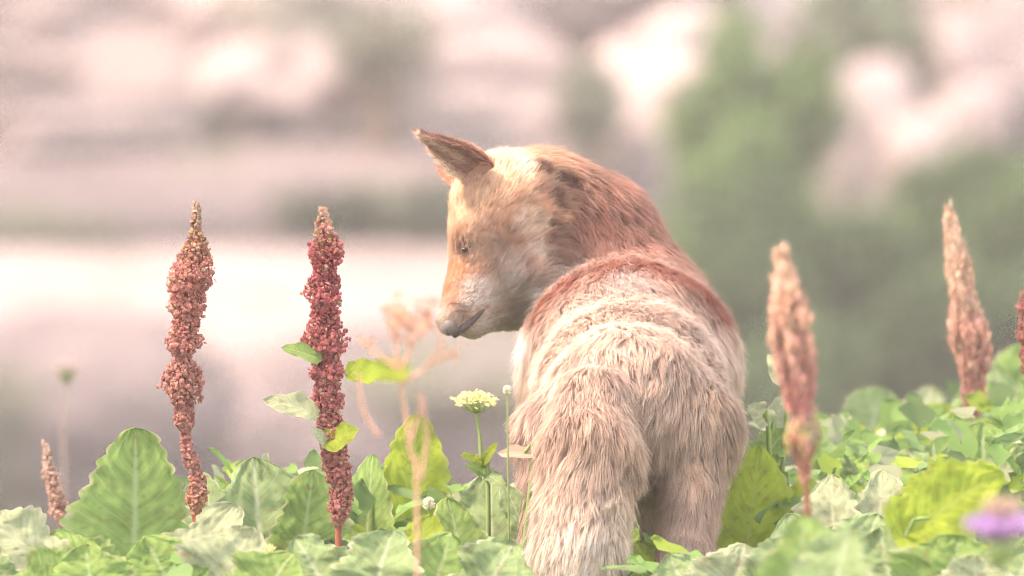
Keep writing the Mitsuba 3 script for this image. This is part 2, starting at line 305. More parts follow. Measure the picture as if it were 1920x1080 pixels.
def surface_nets(fn, lo, hi, h):
    ax = [np.arange(l, u + h, h) for l, u in zip(lo, hi)]
    G = np.stack(np.meshgrid(*ax, indexing='ij'), -1)
    sh = G.shape[:3]
    D = np.concatenate([fn(c) for c in np.array_split(G.reshape(-1, 3), 12)]).reshape(sh)
    cs = np.array([[a, b, c] for a in (0, 1) for b in (0, 1) for c in (0, 1)])
    n = np.array(sh) - 1
    acc, cnt = np.zeros((*n, 3)), np.zeros(n)
    sub = lambda o: D[o[0]:o[0] + n[0], o[1]:o[1] + n[1], o[2]:o[2] + n[2]]
    for a in range(8):
        for b in range(a + 1, 8):
            if np.abs(cs[a] - cs[b]).sum() != 1: continue
            da, db = sub(cs[a]), sub(cs[b])
            x = (da < 0) != (db < 0)
            t = np.where(x, da / np.where(x, da - db, 1), 0)
            acc += x[..., None] * (cs[a] + t[..., None] * (cs[b] - cs[a])); cnt += x
    on = cnt > 0
    idx = -np.ones(n, int); idx[on] = np.arange(on.sum())
    ijk = np.argwhere(on)
    V = np.array(lo) + (ijk + acc[on] / cnt[on][:, None]) * h
    F = []
    for a in range(3):
        o1, o2 = [(1, 2), (2, 0), (0, 1)][a]
        e = np.zeros(3, int); e[a] = 1
        A = D[:sh[0] - e[0], :sh[1] - e[1], :sh[2] - e[2]]; B = D[e[0]:, e[1]:, e[2]:]
        c = np.argwhere((A < 0) != (B < 0))
        c = c[(c[:, o1] > 0) & (c[:, o2] > 0) & (c[:, o1] < n[o1]) & (c[:, o2] < n[o2])]
        u1 = np.zeros(3, int); u1[o1] = 1; u2 = np.zeros(3, int); u2[o2] = 1
        g = lambda q: idx[q[:, 0], q[:, 1], q[:, 2]]
        quad = np.stack([g(c - u1 - u2), g(c - u2), g(c), g(c - u1)], 1)
        inside = D[c[:, 0], c[:, 1], c[:, 2]] < 0
        quad[~inside] = quad[~inside][:, ::-1]
        F.append(quad)
    F = np.vstack(F)
    return V, np.vstack([F[:, [0, 1, 2]], F[:, [0, 2, 3]]])
allp = np.array(list(POS.values()))
fv, ff = surface_nets(sdf, allp.min(0) - 0.11, allp.max(0) + 0.11, 0.0055)
fox_mesh = trimesh.Trimesh(fv, ff, process=False)
trimesh.smoothing.filter_taubin(fox_mesh, iterations=6)
if fox_mesh.volume < 0: fox_mesh.invert()
FOX = thing('red_fox', 'red fox seen from behind, its head turned left and lowered, standing among the green leaves', 'fox')
def blend(p, table, sharp=0.010):
    d, t = bones(p)
    w = np.exp(-(d - d.min(1, keepdims=True)) / sharp); w /= w.sum(1, keepdims=True)
    va = np.array([np.atleast_1d(table[a]) for a, _ in BONES], float); vb = np.array([np.atleast_1d(table[b]) for _, b in BONES], float)
    return ((w * (1 - t)) @ va + (w * t) @ vb)
def flow(p):
    d, t = bones(p)
    w = np.exp(-(d - d.min(1, keepdims=True)) / 0.016)
    ax = np.array([nrm(POS[b] - POS[a]) for a, b in BONES])
    for q, (a, b) in enumerate(BONES):
        if a == 'withers': ax[q] = nrm(POS['loin'] - POS['neck'])
        if a == 'hip': ax[q] = nrm(ax[q] + [0, -.3, -2.0])
    f = w @ ax
    return nrm(f + [0, 0, -0.25])
skin_col = blend(np.array(fox_mesh.vertices), COAT) * 0.55
scene['coat_skin'] = {'type': 'twosided', 'bsdf': {'type': 'diffuse', 'reflectance': {'type': 'mesh_attribute', 'name': 'vertex_color'}}}

# fur
def fur(mesh, n, seed, clumps):
    r = np.random.default_rng(seed)
    fc = np.cumsum(mesh.area_faces); fi = np.searchsorted(fc, r.uniform(0, fc[-1], n))
    b = r.dirichlet([1, 1, 1], n)
    tri = mesh.triangles[fi]
    root = (tri * b[..., None]).sum(1)
    N = nrm((mesh.vertex_normals[mesh.faces[fi]] * b[..., None]).sum(1))
    ci = r.choice(n, clumps, replace=False)
    from scipy.spatial import cKDTree
    jit = root + (meshkit.noise(root * 90, 4)[:, None] - .5) * 0.006
    _, owner = cKDTree(root[ci]).query(jit)
    F = flow(root)
    wob = np.stack([meshkit.fbm(root * 30 + 5 * q, 3, 30 + q) - .5 for q in range(3)], -1)
    crand = r.uniform(0, 1, (clumps, 4))
    cdir = nrm(r.normal(size=(clumps, 3)))
    L = blend(root, HAIR)[:, 0]
    furry = np.clip(L / 0.03, 0.25, 1)[:, None]
    d = F + wob * 2.6 * furry + cdir[owner] * 0.50 * furry
    d = d - N * (d * N).sum(1, keepdims=True)
    lift = (0.24 + 0.34 * crand[owner, 0] * furry[:, 0] + 0.16 * r.normal(size=n))[:, None]
    d = nrm(nrm(d) + N * lift)
    guard = (r.uniform(size=n) < 0.12)
    lift = lift + (guard * r.uniform(.2, .9, n) * furry[:, 0])[:, None]
    d = nrm(d + N * (guard * r.uniform(.2, .9, n) * furry[:, 0])[:, None])
    L = L * (0.75 + 0.5 * crand[owner, 1]) * r.uniform(0.75, 1.2, n)
    bend = (F - N * 0.25 + [0, 0, -0.35])
    # the tips of one lock lean together
    tip = root + d * L[:, None] + bend * (L * 0.28)[:, None]
    cs = np.zeros((clumps, 3)); np.add.at(cs, owner, tip); cn = np.bincount(owner, minlength=clumps)[:, None]
    cmean = cs / np.maximum(cn, 1)
    tip = tip + (cmean[owner] - tip) * (0.24 * furry)
    mid = root + d * (L * 0.5)[:, None] + bend * (L * 0.07)[:, None]
    mid = mid + (cmean[owner] - mid) * (0.14 * furry)
    root = root - N * 0.002
    side = nrm(np.cross(d, N + 0.6 * r.normal(size=(n, 3))))
    w = np.where(guard[:, None], 0.55, 1.0) * (0.0006 + 0.00035 * furry) * r.uniform(0.7, 1.3, (n, 1))
    v = np.stack([root - side * w * .5, root + side * w * .5, mid - side * w * .5, mid + side * w * .5, tip], 1)
    col = blend(root, COAT)
    tn = nrm(N + 0.35 * nrm(tip - root) + 0.18 * cdir[owner])
    mn = nrm(N + 0.15 * nrm(mid - root) + 0.12 * cdir[owner])
    nv = np.stack([N, N, mn, mn, tn], 1)
    return root, nv, v, col, owner, crand, furry, r
def fur_mesh(v, c, keep):
    v, c = v[keep], c[keep]
    n = len(v); b = np.arange(n)[:, None] * 5
    f = np.vstack([b + [0, 1, 3], b + [0, 3, 2], b + [2, 3, 4]])
    return (v.reshape(-1, 3), f), c.reshape(-1, 3)
root, N, V, COL, owner, crand, furry, r = fur(fox_mesh, 470000, 40, 15000)
def on_skin(px, py, y0):
    o = at(px, py, y0 - 0.2); dd = nrm(at(px, py, y0) - o)
    tt = 0.0
    for _ in range(60):
        s = sdf((o + dd * tt)[None])[0]
        if s < 0.0008: break
        tt += s * 0.8
    return o + dd * tt
# markings of the face: eye patch, pale muzzle side, white cheek tuft, grey jaw with its shade painted in, bright forehead, painted shade between the ruff tufts behind the ear
MARKS = [(1030, 455, .38, 34, (.38, .225, .18), .85), (1020, 360, .38, 22, (.40, .23, .175), .8), (866, 468, .37, 19, (.13, .07, .05), 1.2), (903, 480, .37, 34, (.34, .245, .19), .85), (885, 508, .37, 16, (.40, .24, .17), .8), (896, 562, .37, 28, (.92, .89, .85), 1.25), (838, 560, .37, 16, (.66, .28, .15), .95), (850, 510, .37, 18, (.66, .30, .16), .9),
         (952, 498, .36, 18, (.80, .72, .64), .4), (948, 552, .38, 32, (.56, .53, .47), .95), (912, 612, .38, 26, (.80, .77, .71), .9), (935, 335, .36, 50, (.90, .62, .44), .85), (1012, 318, .36, 16, (.19, .10, .08), 1.3),
         (1048, 338, .37, 17, (.20, .11, .085), 1.3), (1038, 375, .38, 17, (.21, .12, .095), 1.2), (1060, 362, .38, 11, (.25, .14, .11), .85), (1028, 422, .38, 12, (.24, .14, .11), 1.0), (880, 400, .36, 30, (.86, .58, .41), .75), (985, 425, .36, 26, (.88, .72, .60), .8), (975, 320, .36, 20, (.92, .74, .58), .8), (826, 588, .37, 14, (.80, .70, .60), .85),
         (992, 480, .36, 18, (.85, .74, .64), .7), (992, 575, .38, 24, (.86, .81, .76), 1.0), (988, 635, .36, 34, (.84, .79, .74), 1.0), (975, 700, .34, 36, (.78, .72, .67), .8), (1255, 440, .40, 34, (.72, .60, .53), .7), (1310, 500, .40, 30, (.72, .61, .54), .7), (1100, 410, .42, 46, (.40, .205, .165), .8), (1170, 525, .30, 36, (.66, .58, .55), .6)]
eye_c = fox_mesh.vertices[np.argmin(np.linalg.norm(fox_mesh.vertices - on_skin(872, 467, .37), axis=1))]
# parting of neck ruff and back: russet underfur, with the groove shade painted in
def russet_groove_shade(p):
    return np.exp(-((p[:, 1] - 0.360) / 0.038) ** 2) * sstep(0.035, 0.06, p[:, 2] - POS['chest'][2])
bd = russet_groove_shade(root) * np.clip(0.55 + 0.9 * meshkit.fbm(root * 55, 2, 91), 0, 1)
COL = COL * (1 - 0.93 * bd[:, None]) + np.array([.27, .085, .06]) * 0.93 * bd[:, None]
for (px, py, yy, rad, colour, k) in MARKS:
    w = (np.exp(-(np.linalg.norm((root - on_skin(px, py, yy)) * [1, .7, 1], axis=1) / (1.3 * rad * S)) ** 4) * k)[:, None]
    w = np.clip(w * (0.35 + 1.3 * meshkit.fbm(root * 160, 2, int(px))[:, None]), 0, 1)
    COL = COL * (1 - w) + np.array(colour) * w
lum = 0.90 + 0.20 * crand[owner, 2] + 0.06 * r.normal(size=len(root))
patch = meshkit.fbm(root * [40, 40, 75], 3, 77)
lum = lum * (0.54 + 0.86 * patch)
lum = np.clip(lum, 0.4, 1.5)[:, None]
grey = (crand[owner, 3] > 0.72)[:, None] * 0.2
tipc = COL * lum
tipc = tipc * (1 - grey) + tipc.mean(1, keepdims=True) * np.array([1.15, 1.03, .92]) * grey
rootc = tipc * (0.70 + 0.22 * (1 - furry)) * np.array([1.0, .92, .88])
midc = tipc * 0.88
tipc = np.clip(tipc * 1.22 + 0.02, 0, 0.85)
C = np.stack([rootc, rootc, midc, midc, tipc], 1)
d, t = bones(root)
bi = d.argmin(1)
TAILB = [q for q, (a, b) in enumerate(BONES) if a.startswith('tail')]
HEADB = [q for q, (a, b) in enumerate(BONES) if a in ('brow', 'muzzle', 'nose', 'cheek', 'chin', 'throat') or (a, b) == ('crown', 'nape')]
skin_col[np.linalg.norm(fox_mesh.vertices - eye_c, axis=1) < 0.010] = (.06, .04, .035)          # dark eyelids
scene[FOX] = ply(fox_mesh, 'coat_skin', smooth=True, color=skin_col)
is_tail, is_head = np.isin(bi, TAILB), np.isin(bi, HEADB)
mouth = np.array([on_skin(x, y, .38) for x, y in ((850, 629), (862, 620), (877, 608), (893, 595), (908, 580))])
md = np.linalg.norm(root[:, None] - mouth[None], axis=2).min(1)
clear = (np.linalg.norm(root - eye_c, axis=1) > 0.0034) & (md > 0.0046)
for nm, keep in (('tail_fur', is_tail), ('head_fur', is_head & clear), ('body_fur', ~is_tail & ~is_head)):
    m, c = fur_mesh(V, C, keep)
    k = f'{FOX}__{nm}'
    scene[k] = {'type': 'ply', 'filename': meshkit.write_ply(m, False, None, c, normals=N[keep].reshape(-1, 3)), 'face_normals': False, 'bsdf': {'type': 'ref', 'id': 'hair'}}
    tag(k, kind='stuff')

# ears: cupped shells with fur
def ear(base, tip, front, width, cup, seed):
    """base, tip: points; front: direction the hollow faces."""
    ax = tip - base; L = np.linalg.norm(ax); ax = ax / L
    fr = nrm(front - ax * (front @ ax)); sd = np.cross(ax, fr)
    U, Vv = np.meshgrid(np.linspace(0, 1, 18), np.linspace(-1, 1, 15), indexing='ij')
    hw = width * (1 - U ** 1.6) ** 0.8 * (0.8 + 0.5 * np.sin(np.pi * np.clip(U * 1.3, 0, 1)) * 0.6)
    a = Vv * (1.25 - 0.5 * U)
    p = base + ax * (U * L)[..., None] + sd * (hw * np.sin(a))[..., None] - fr * (hw * np.cos(a) * cup)[..., None]
    v = p.reshape(-1, 3)
    i, j = np.meshgrid(np.arange(17), np.arange(14), indexing='ij')
    q = np.stack([i * 15 + j, i * 15 + j + 1, (i + 1) * 15 + j + 1, (i + 1) * 15 + j], -1).reshape(-1, 4)
    f = np.vstack([q[:, [0, 1, 2]], q[:, [0, 2, 3]]])
    m = trimesh.Trimesh(v, f, process=False)
    n = np.array(m.vertex_normals)
    inner = v + n * 0.0015 * (1 if (n[15 * 8 + 7] @ fr) > 0 else -1)
    return v, f, inner, ax, fr
def add_ear(base, tip, front, width, cup, seed):
    v, f, inner, ax, fr = ear(base, tip, np.asarray(front, float), width, cup, seed)
    shell = (np.vstack([v, inner]), np.vstack([f, f[:, ::-1] + len(v)]))
    k = part(FOX, 'ear', shell, 'ear_skin', smooth=True)
    m = trimesh.Trimesh(v, f, process=False)
    r = np.random.default_rng(seed)
    n = 5200
    pts, fi = trimesh.sample.sample_surface(m, n, seed=seed)
    N = m.face_normals[fi]
    s = np.sign(N @ fr)[:, None]
    back = r.uniform(size=(n, 1)) < 0.6
    N = N * s * np.where(back, -1, 1)                      # 60 per cent of the hairs grow on the back
    u = np.clip((pts - base) @ ax / np.linalg.norm(tip - base), 0, 1)[:, None]
    L = np.where(back, 0.008, 0.011) * r.uniform(.6, 1.3, (n, 1)) * (1.15 - 0.4 * u)
    d = nrm(ax + N * 0.35 + r.normal(size=(n, 3)) * 0.22)
    sd = nrm(np.cross(d, N + .5 * r.normal(size=(n, 3)))); w = 0.0009
    pts = pts + N * 0.0015
    V = np.stack([pts - sd * w / 2, pts + sd * w / 2, pts + d * L * .5 - sd * w / 2, pts + d * L * .5 + sd * w / 2, pts + d * L - N * L * .1], 1)
    cb = np.array([.70, .45, .33]) * (1 - sstep(.1, .75, u)) + np.array([.36, .22, .185]) * sstep(.1, .75, u)
    ci = np.array([.46, .28, .24]) + (np.array([.74, .58, .50]) - np.array([.46, .28, .24])) * np.exp(-((pts - base) @ nrm(np.cross(ax, fr)) / .0055) ** 2)[:, None] * sstep(.1, .3, u)
    rim = sstep(0.45, 0.95, -((pts - base) @ nrm(np.cross(ax, fr))) / (width * (1 - u[:, 0] * .6)))[:, None]
    ci = ci * (1 - rim) + np.array([.88, .76, .64]) * rim
    c = np.where(back, cb, ci) * r.uniform(.75, 1.3, (n, 1))
    mm, cc = fur_mesh(V, np.repeat(c[:, None], 5, 1), np.ones(n, bool))
    k2 = f'{k}__hair'
    scene[k2] = ply(mm, 'hair', color=cc); tag(k2, kind='stuff')
add_ear(at(906, 336, .400), at(778, 246, .375), (-0.35, -0.85, -0.35), 0.0235, 0.45, 61)
add_ear(at(892, 345, .475), at(806, 276, .505), (-0.35, 0.85, -0.35), 0.0235, 0.45, 62)

# eye, nose, mouth
out = nrm(eye_c - POS['brow'])
ev = trimesh.creation.icosphere(subdivisions=3).vertices * [0.0036, 0.0034, 0.0019] + eye_c + out * 0.0006
part(FOX, 'eye', (ev, trimesh.creation.icosphere(subdivisions=3).faces), 'eye_ball', smooth=True)
nv, nf = blob(at(842, 612, .380), 1.0, 3, 3, 0.05, 2.0, (0.0092, 0.0095, 0.0092))
part(FOX, 'nose', (nv, nf), 'nose_leather', smooth=True)
part(FOX, 'mouth', tube(mouth, [0.0034, 0.0038, 0.0036, 0.0028, 0.0010], 8, 20), 'lip', smooth=True)
wh = []
for q in range(9):
    a = on_skin(868 + 5 * (q % 3), 575 + 9 * (q // 3), .38)
    b = a + np.array([-0.020 + 0.008 * q / 3, -0.03, 0.012 - 0.005 * (q // 3) - 0.01]) * 1.2
    wh.append(tube([a, (a + b) / 2 + [0, 0, .004], b], [0.00035, 0.00025, 0.0001], 4, 8))
part(FOX, 'whisker', join(wh), 'lip', kind='stuff')

# ------------------------------------------------------------------ leaves and plants
def leaf_mesh(base, direction, normal, length, width, seed, wave=0.14, fold=0.25, droop=0.35, tooth=0.10, nu=48, nv=24, round_=0.62):
    """A broad crinkled leaf: base point, direction of the midrib, normal of the blade."""
    r = np.random.default_rng(seed)
    ax = nrm(direction); nn = nrm(np.asarray(normal, float) - ax * (np.asarray(normal) @ ax)); sd = np.cross(nn, ax)
    U, Vv = np.meshgrid(np.linspace(0, 1, nu), np.linspace(-1, 1, nv), indexing='ij')
    prof = np.sin(np.pi * np.clip(U, 0, 1) ** round_) ** 0.50
    ph = r.uniform(0, 9, 6)
    edge = 1 + tooth * (np.abs(np.sin(U * 34 + ph[0] + Vv)) - 0.5) * 1.5 * np.abs(Vv) ** 3 + 0.17 * np.sin(U * 6 + ph[1] + 2 * np.sign(Vv)) * Vv ** 2 + 0.10 * np.sin(U * 14 + ph[2] + np.sign(Vv)) * Vv ** 2
    hw = 0.5 * width * prof * edge
    ripple = wave * width * (np.sin(U * 13 + ph[2] + 1.3 * np.sign(Vv)) * 0.5 + np.sin(U * 23 + ph[3] + 2 * np.sign(Vv)) * 0.3) * np.abs(Vv) ** 2
    vein = U * 9 - np.abs(Vv) * 2.6
    pucker = 0.018 * width * np.abs(np.sin(np.pi * vein)) * np.sin(np.pi * np.abs(Vv) ** 0.7) * (1 - U)
    bump = 0.08 * width * (meshkit.fbm(np.stack([U * 4 + ph[4], Vv * 3, U * 0 + seed], -1), 3, seed) - 0.5)
    bump = bump + 0.055 * width * (meshkit.fbm(np.stack([U * 11 + ph[5], Vv * 8, U * 0 + seed], -1), 2, seed + 1) - 0.5)
    z = fold * np.abs(Vv) * hw + ripple + pucker + bump - droop * length * U ** 2.0
    fwd = U * length * (1 - 0.12 * abs(droop)) + 0.10 * length * np.abs(Vv) * 0 - 0.13 * length * (np.abs(Vv) ** 2) * (1 - U) ** 3
    p = np.asarray(base) + ax * fwd[..., None] + sd * (Vv * hw)[..., None] + nn * z[..., None]
    i, j = np.meshgrid(np.arange(nu - 1), np.arange(nv - 1), indexing='ij')
    q = np.stack([i * nv + j, i * nv + j + 1, (i + 1) * nv + j + 1, (i + 1) * nv + j], -1).reshape(-1, 4)
    return (p.reshape(-1, 3), q), np.stack([U, Vv * 0.5 + 0.5], -1).reshape(-1, 2)
LEAF_SEED = [100]
def add_leaf(plant, base, tip, width, mat, normal=None, root=None, **kw):
    base, tip = np.asarray(base, float), np.asarray(tip, float)
    LEAF_SEED[0] += 1; s = LEAF_SEED[0]; r = np.random.default_rng(s)
    d = tip - base
    nn = np.array([r.uniform(-.3, .3), -0.8, 0.5]) if normal is None else np.asarray(normal, float)
    m, uv = leaf_mesh(base, d, nn, np.linalg.norm(d), width, s, **kw)
    part(plant, 'leaf', m, mat, smooth=True, uv=uv)
    if root is not None:
        mid = (base + root) / 2 + [r.uniform(-.01, .01), 0, .01]
        part(plant, 'leaf_stalk', tube([root, mid, base, base + 0.25 * d], [0.0032, 0.0028, 0.0024, 0.001], 6, 10), 'stem_green', smooth=True)
def soil_at(x, y): return np.array([x, y, float(ground_z(x, y))])
def leafy(label, leaves, name='broad_leaf_plant', cat='plant', group=None):
    """leaves: (base px, py, tip px, py, depth, width px, material, extra)."""
    k = thing(name, label, cat, group)
    bx = np.mean([at(l[0], l[1], l[4])[0] for l in leaves]); by = np.mean([l[4] for l in leaves])
    root = soil_at(bx, by)
    for l in leaves:
        kw = dict(l[7]) if len(l) > 7 else {}
        dz = kw.pop('lean', 0.0)
        add_leaf(k, at(l[0], l[1], l[4]), at(l[2], l[3], l[4] + dz), l[5] * S, l[6], root=root, **kw)
    return k
G_, B_, Y_, P_ = 'leaf_green', 'leaf_blue', 'leaf_yellow', 'leaf_pale'
leafy('big rounded green leaf standing beside the leftmost red flower spike', [(250, 1090, 262, 800, .05, 235, G_, dict(fold=.1, droop=.12, wave=.07)), (330, 1100, 420, 930, -.05, 130, P_), (190, 1100, 100, 990, -.1, 120, G_)])
leafy('low plant with a pale wavy leaf in the bottom left corner', [(100, 1060, -40, 960, -.15, 120, P_, dict(droop=.1)), (60, 1110, 160, 1030, -.2, 110, G_), (10, 1120, -30, 1010, -.1, 150, B_)])
leafy('pair of crinkled blue-green leaves between the two left flower spikes', [(490, 1090, 480, 855, .12, 215, B_, dict(droop=.2, wave=.12)), (560, 1080, 590, 880, .10, 150, G_, dict(droop=.1)), (430, 1080, 380, 880, .14, 130, B_)])
leafy('upright yellow-green leaf standing right of the deep red flower spike', [(735, 1080, 790, 775, .35, 165, Y_, dict(droop=.08, fold=.15)), (690, 1080, 680, 850, .3, 110, G_)])
leafy('blue-green ragged leaves under the cream flower head, left of the fox tail', [(930, 1080, 905, 880, .12, 140, B_, dict(wave=.16, tooth=.12)), (960, 1100, 985, 900, .15, 90, B_, dict(tooth=.12)), (870, 1080, 850, 930, .05, 110, G_)])
leafy('tall yellow-green leaf standing close to the right of the fox leg', [(1390, 1110, 1425, 835, .18, 150, Y_, dict(droop=.05, fold=.2, wave=.05)), (1450, 1100, 1490, 890, .20, 90, Y_)])
leafy('broad yellow-green leaf beside the purple flower', [(1700, 1000, 1880, 880, -.55, 150, Y_, dict(droop=.1)), (1720, 1010, 1790, 875, -.5, 130, Y_)])
leafy('pale blue-green leaves on the rise behind the brown flower spike', [(1600, 900, 1660, 725, 1.7, 190, B_, dict(droop=.1)), (1560, 900, 1545, 770, 1.5, 120, G_), (1700, 900, 1750, 720, 1.8, 150, P_), (1690, 910, 1730, 760, 1.6, 160, Y_)])
leafy('leaves on the highest part of the rise, at the right edge', [(1900, 830, 1930, 640, 1.9, 170, G_), (1850, 850, 1880, 690, 1.8, 150, B_), (1930, 900, 1960, 740, 1.6, 170, G_), (1800, 880, 1760, 760, 1.7, 140, G_)])
leafy('ragged grey-green leaves in front of the thin brown stem right of the fox', [(1570, 1080, 1545, 890, .0, 150, P_, dict(tooth=.14, wave=.15)), (1640, 1070, 1660, 880, .05, 140, P_, dict(tooth=.14)), (1530, 1100, 1480, 960, -.1, 130, B_), (1610, 1090, 1640, 960, -.15, 150, B_, dict(tooth=.12))])
leafy('mid green leaves below the tallest right flower spike', [(1840, 960, 1850, 790, .5, 170, G_), (1900, 980, 1930, 830, .45, 150, B_), (1780, 960, 1720, 830, .6, 150, B_), (1690, 950, 1640, 840, .6, 140, G_)])
leafy('low blue-green leaves at the bottom, left of the fox tail', [(620, 1120, 560, 1000, -.3, 150, B_, dict(tooth=.1)), (700, 1130, 720, 990, -.35, 170, B_), (800, 1140, 850, 1000, -.3, 170, G_), (900, 1130, 960, 1010, -.3, 160, B_), (760, 1120, 800, 960, -.2, 110, Y_)])
leafy('low leaves at the bottom edge below the big rounded leaf', [(330, 1130, 280, 1000, -.3, 170, G_), (400, 1130, 470, 985, -.35, 170, P_), (180, 1140, 150, 1020, -.35, 160, G_), (480, 1140, 540, 1030, -.4, 150, G_)])
leafy('low pale leaves at the bottom edge right of the fox tail', [(1230, 1130, 1210, 1010, -.05, 110, Y_), (1300, 1140, 1260, 1035, -.3, 150, B_), (1360, 1140, 1400, 1020, -.35, 160, P_), (1440, 1150, 1500, 1010, -.35, 170, B_), (1490, 1130, 1515, 965, -1.38, 130, G_), (1560, 1130, 1580, 985, -1.42, 130, B_)])
leafy('blue-green leaves in the bottom right corner under the purple flower', [(1680, 1120, 1640, 990, -.5, 190, B_), (1760, 1130, 1800, 1000, -.6, 190, G_), (1880, 1150, 1930, 1020, -.6, 190, B_), (1820, 1140, 1840, 1040, -.7, 170, P_)])

# undergrowth: many small leaves and grass, one mass
def undergrowth():
    r = np.random.default_rng(55)
    n = 8800
    x = r.uniform(-0.75, 0.75, n); y = r.uniform(-0.75, 2.6, n)
    hmax = 0.12 + 0.10 * meshkit.fbm(np.stack([x * 4, y * 3, 0 * x], -1), 2, 8)
    hmax = hmax * (1 - 0.40 * sstep(0.5, 2.0, y)) * (1 - 0.35 * sstep(0.25, 0.42, -x))
    z = ground_z(x, y) + hmax * r.uniform(.25, 1.1, n)
    ok = ~((np.abs(x - .105) < .13) & (y > -.05) & (y < .45) & (z > .17))
    x, y, z = x[ok], y[ok], z[ok]; n = len(x)
    L = r.uniform(.016, .048, n); W = L * r.uniform(.45, .9, n)
    ax = nrm(np.stack([r.normal(size=n), r.normal(size=n) * .7, r.uniform(-.3, 1.7, n)], -1))
    nn = nrm(np.stack([r.normal(size=n) * .6, -np.abs(r.normal(size=n)) * .5, np.abs(r.normal(size=n)) + .3], -1)); nn = nrm(nn - ax * (nn * ax).sum(1, keepdims=True)); sd = np.cross(nn, ax)
    U = np.array([0, .12, .3, .5, .7, .88, 1.0]); P = np.array([.04, .55, .95, 1., .8, .42, .03])
    vs = []
    for u, p in zip(U, P):
        for s in (-1, 0, 1):
            pt = np.stack([x, y, z], -1) + ax * (L * u)[:, None] + sd * (s * W * p * .5 * (1 + .32 * r.normal(size=n)))[:, None]
            pt = pt + nn * (abs(s) * W * .16 - L * .35 * u ** 2 + W * .06 * r.normal(size=n) * abs(s))[:, None]
            vs.append(pt)
    v = np.stack(vs, 1)
    f = []
    for a in range(6):
        for s in range(2):
            q = a * 3 + s
            f += [[q, q + 1, q + 4], [q, q + 4, q + 3]]
    f = (np.arange(n)[:, None, None] * 21 + np.array(f)[None]).reshape(-1, 3)
    pal = np.array([[.19, .30, .10], [.20, .30, .13], [.27, .36, .07], [.38, .42, .28], [.15, .22, .10], [.48, .42, .30]])
    c = pal[r.choice(6, n, p=[.32, .28, .18, .10, .10, .02])] * r.uniform(.75, 1.25, (n, 1))
    scene['undergrowth'] = ply((v.reshape(-1, 3), f), 'ground_leaf', smooth=True, color=np.repeat(c, 21, 0))
    tag('undergrowth', 'low tangle of small green leaves covering the ground around the fox', 'ground cover', kind='stuff')
undergrowth()

